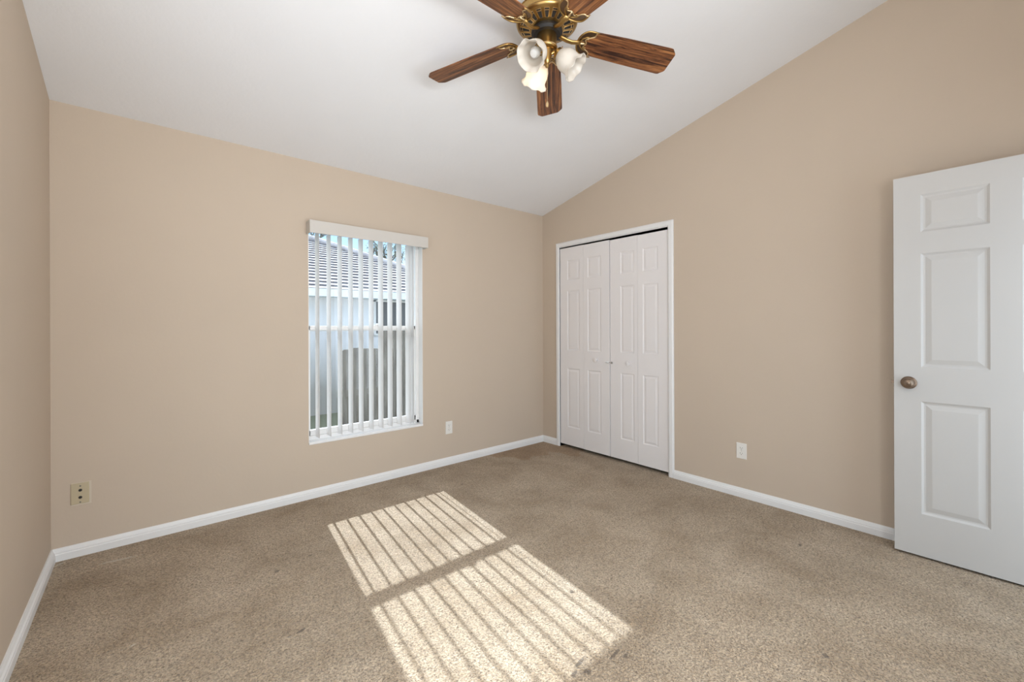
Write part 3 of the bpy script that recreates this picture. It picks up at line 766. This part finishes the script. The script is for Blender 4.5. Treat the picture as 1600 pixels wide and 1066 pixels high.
# weathered board fence between the houses
def fencemat():
    m = bpy.data.materials.new('weathered_wood'); m.use_nodes = True
    n = m.node_tree.nodes; l = m.node_tree.links; b = n['Principled BSDF']; b.inputs['Roughness'].default_value = .9
    t = n.new('ShaderNodeTexCoord'); mp = n.new('ShaderNodeMapping'); mp.inputs['Scale'].default_value = (9, 9, 1.3); l.new(t.outputs['Object'], mp.inputs[0])
    nz = n.new('ShaderNodeTexNoise'); nz.inputs['Scale'].default_value = 2; nz.inputs['Detail'].default_value = 5; l.new(mp.outputs[0], nz.inputs[0])
    r = n.new('ShaderNodeValToRGB'); r.color_ramp.elements[0].position = .3; r.color_ramp.elements[0].color = (.13, .115, .10, 1)
    r.color_ramp.elements[1].position = .7; r.color_ramp.elements[1].color = (.27, .255, .225, 1); l.new(nz.outputs['Fac'], r.inputs[0]); l.new(r.outputs[0], b.inputs['Base Color']); return m
fm = fencemat()
fe = empty('board_fence', (-.1, 3, GZ)); tag(fe, 'dark weathered wooden board fence outside the window', 'fence')
def cf(o): o.matrix_parent_inverse = Matrix.Translation((.1, -3, -GZ)); return o
bm = bmesh.new(); x = -1.13; k = 0
while x < 2.6:
    ht = .94 + random.uniform(-.012, .012) + (.30 if x > -.62 else 0)
    prism(bm, [(x, GZ), (x + .134, GZ), (x + .134, ht - .02), (x + .11, ht), (x + .024, ht), (x, ht - .02)], 1, 3.0, 3.02)
    x += .139; k += 1
cf(fin(bm, 'fence_boards', fm, fe))
bm = bmesh.new(); box(bm, -1.13, 2.6, 3.02, 3.06, .05, .14); box(bm, -1.13, 2.6, 3.02, 3.06, .68, .77)
cf(fin(bm, 'fence_rail', fm, fe))
for px in (-1.1, .75, 2.5):
    bm = bmesh.new(); box(bm, px, px + .09, 3.06, 3.15, GZ, .92); cf(fin(bm, 'fence_post', fm, fe))

# sparse tree behind the neighbouring roof
def tree(loc, h, seed, name, label):
    rnd = random.Random(seed); t = empty(name, loc); tag(t, label, 'tree')
    bm = bmesh.new(); tips = []
    def br(p, d, ln, r, lv):
        q = p + d * ln; m_ = p + d * ln * .5 + Vector((rnd.uniform(-.04, .04), rnd.uniform(-.04, .04), 0)) * ln
        tube(bm, [p, m_, q], [r, r * .8, r * .6], 6)
        if lv == 0: tips.append(q); tips.append(m_); return
        for _ in range(3 if lv > 1 else 4):
            nd = (d + Vector((rnd.uniform(-.8, .8), rnd.uniform(-.8, .8), rnd.uniform(-.1, .6)))).normalized()
            br(q, nd, ln * rnd.uniform(.55, .75), r * .6, lv - 1)
    br(Vector((0, 0, 0)), Vector((0, 0, 1)), h * .42, h * .022, 4)
    fin(bm, 'trunk', mat('bark', (.16, .14, .13), .9), t, smooth=True)
    bm = bmesh.new()
    for p in tips:
        for _ in range(5):
            c = p + Vector([rnd.gauss(0, .16) for _ in range(3)]); u = Vector([rnd.gauss(0, 1) for _ in range(3)]).normalized(); v = u.orthogonal().normalized(); s = rnd.uniform(.03, .07)
            bm.faces.new([bm.verts.new(c + u * s), bm.verts.new(c + v * s * .5), bm.verts.new(c - u * s), bm.verts.new(c - v * s * .5)])
    fin(bm, 'foliage', mat('leaves', (.13, .17, .10), .8), t, recalc=False)
tree((6.4, 18.5, GZ), 6.3, 3, 'tree', 'sparse tree behind the roof seen through the right side of the window')
tree((2.2, 24, GZ), 7.6, 11, 'tree', 'thin tree tips above the roof ridge seen through the left of the window')
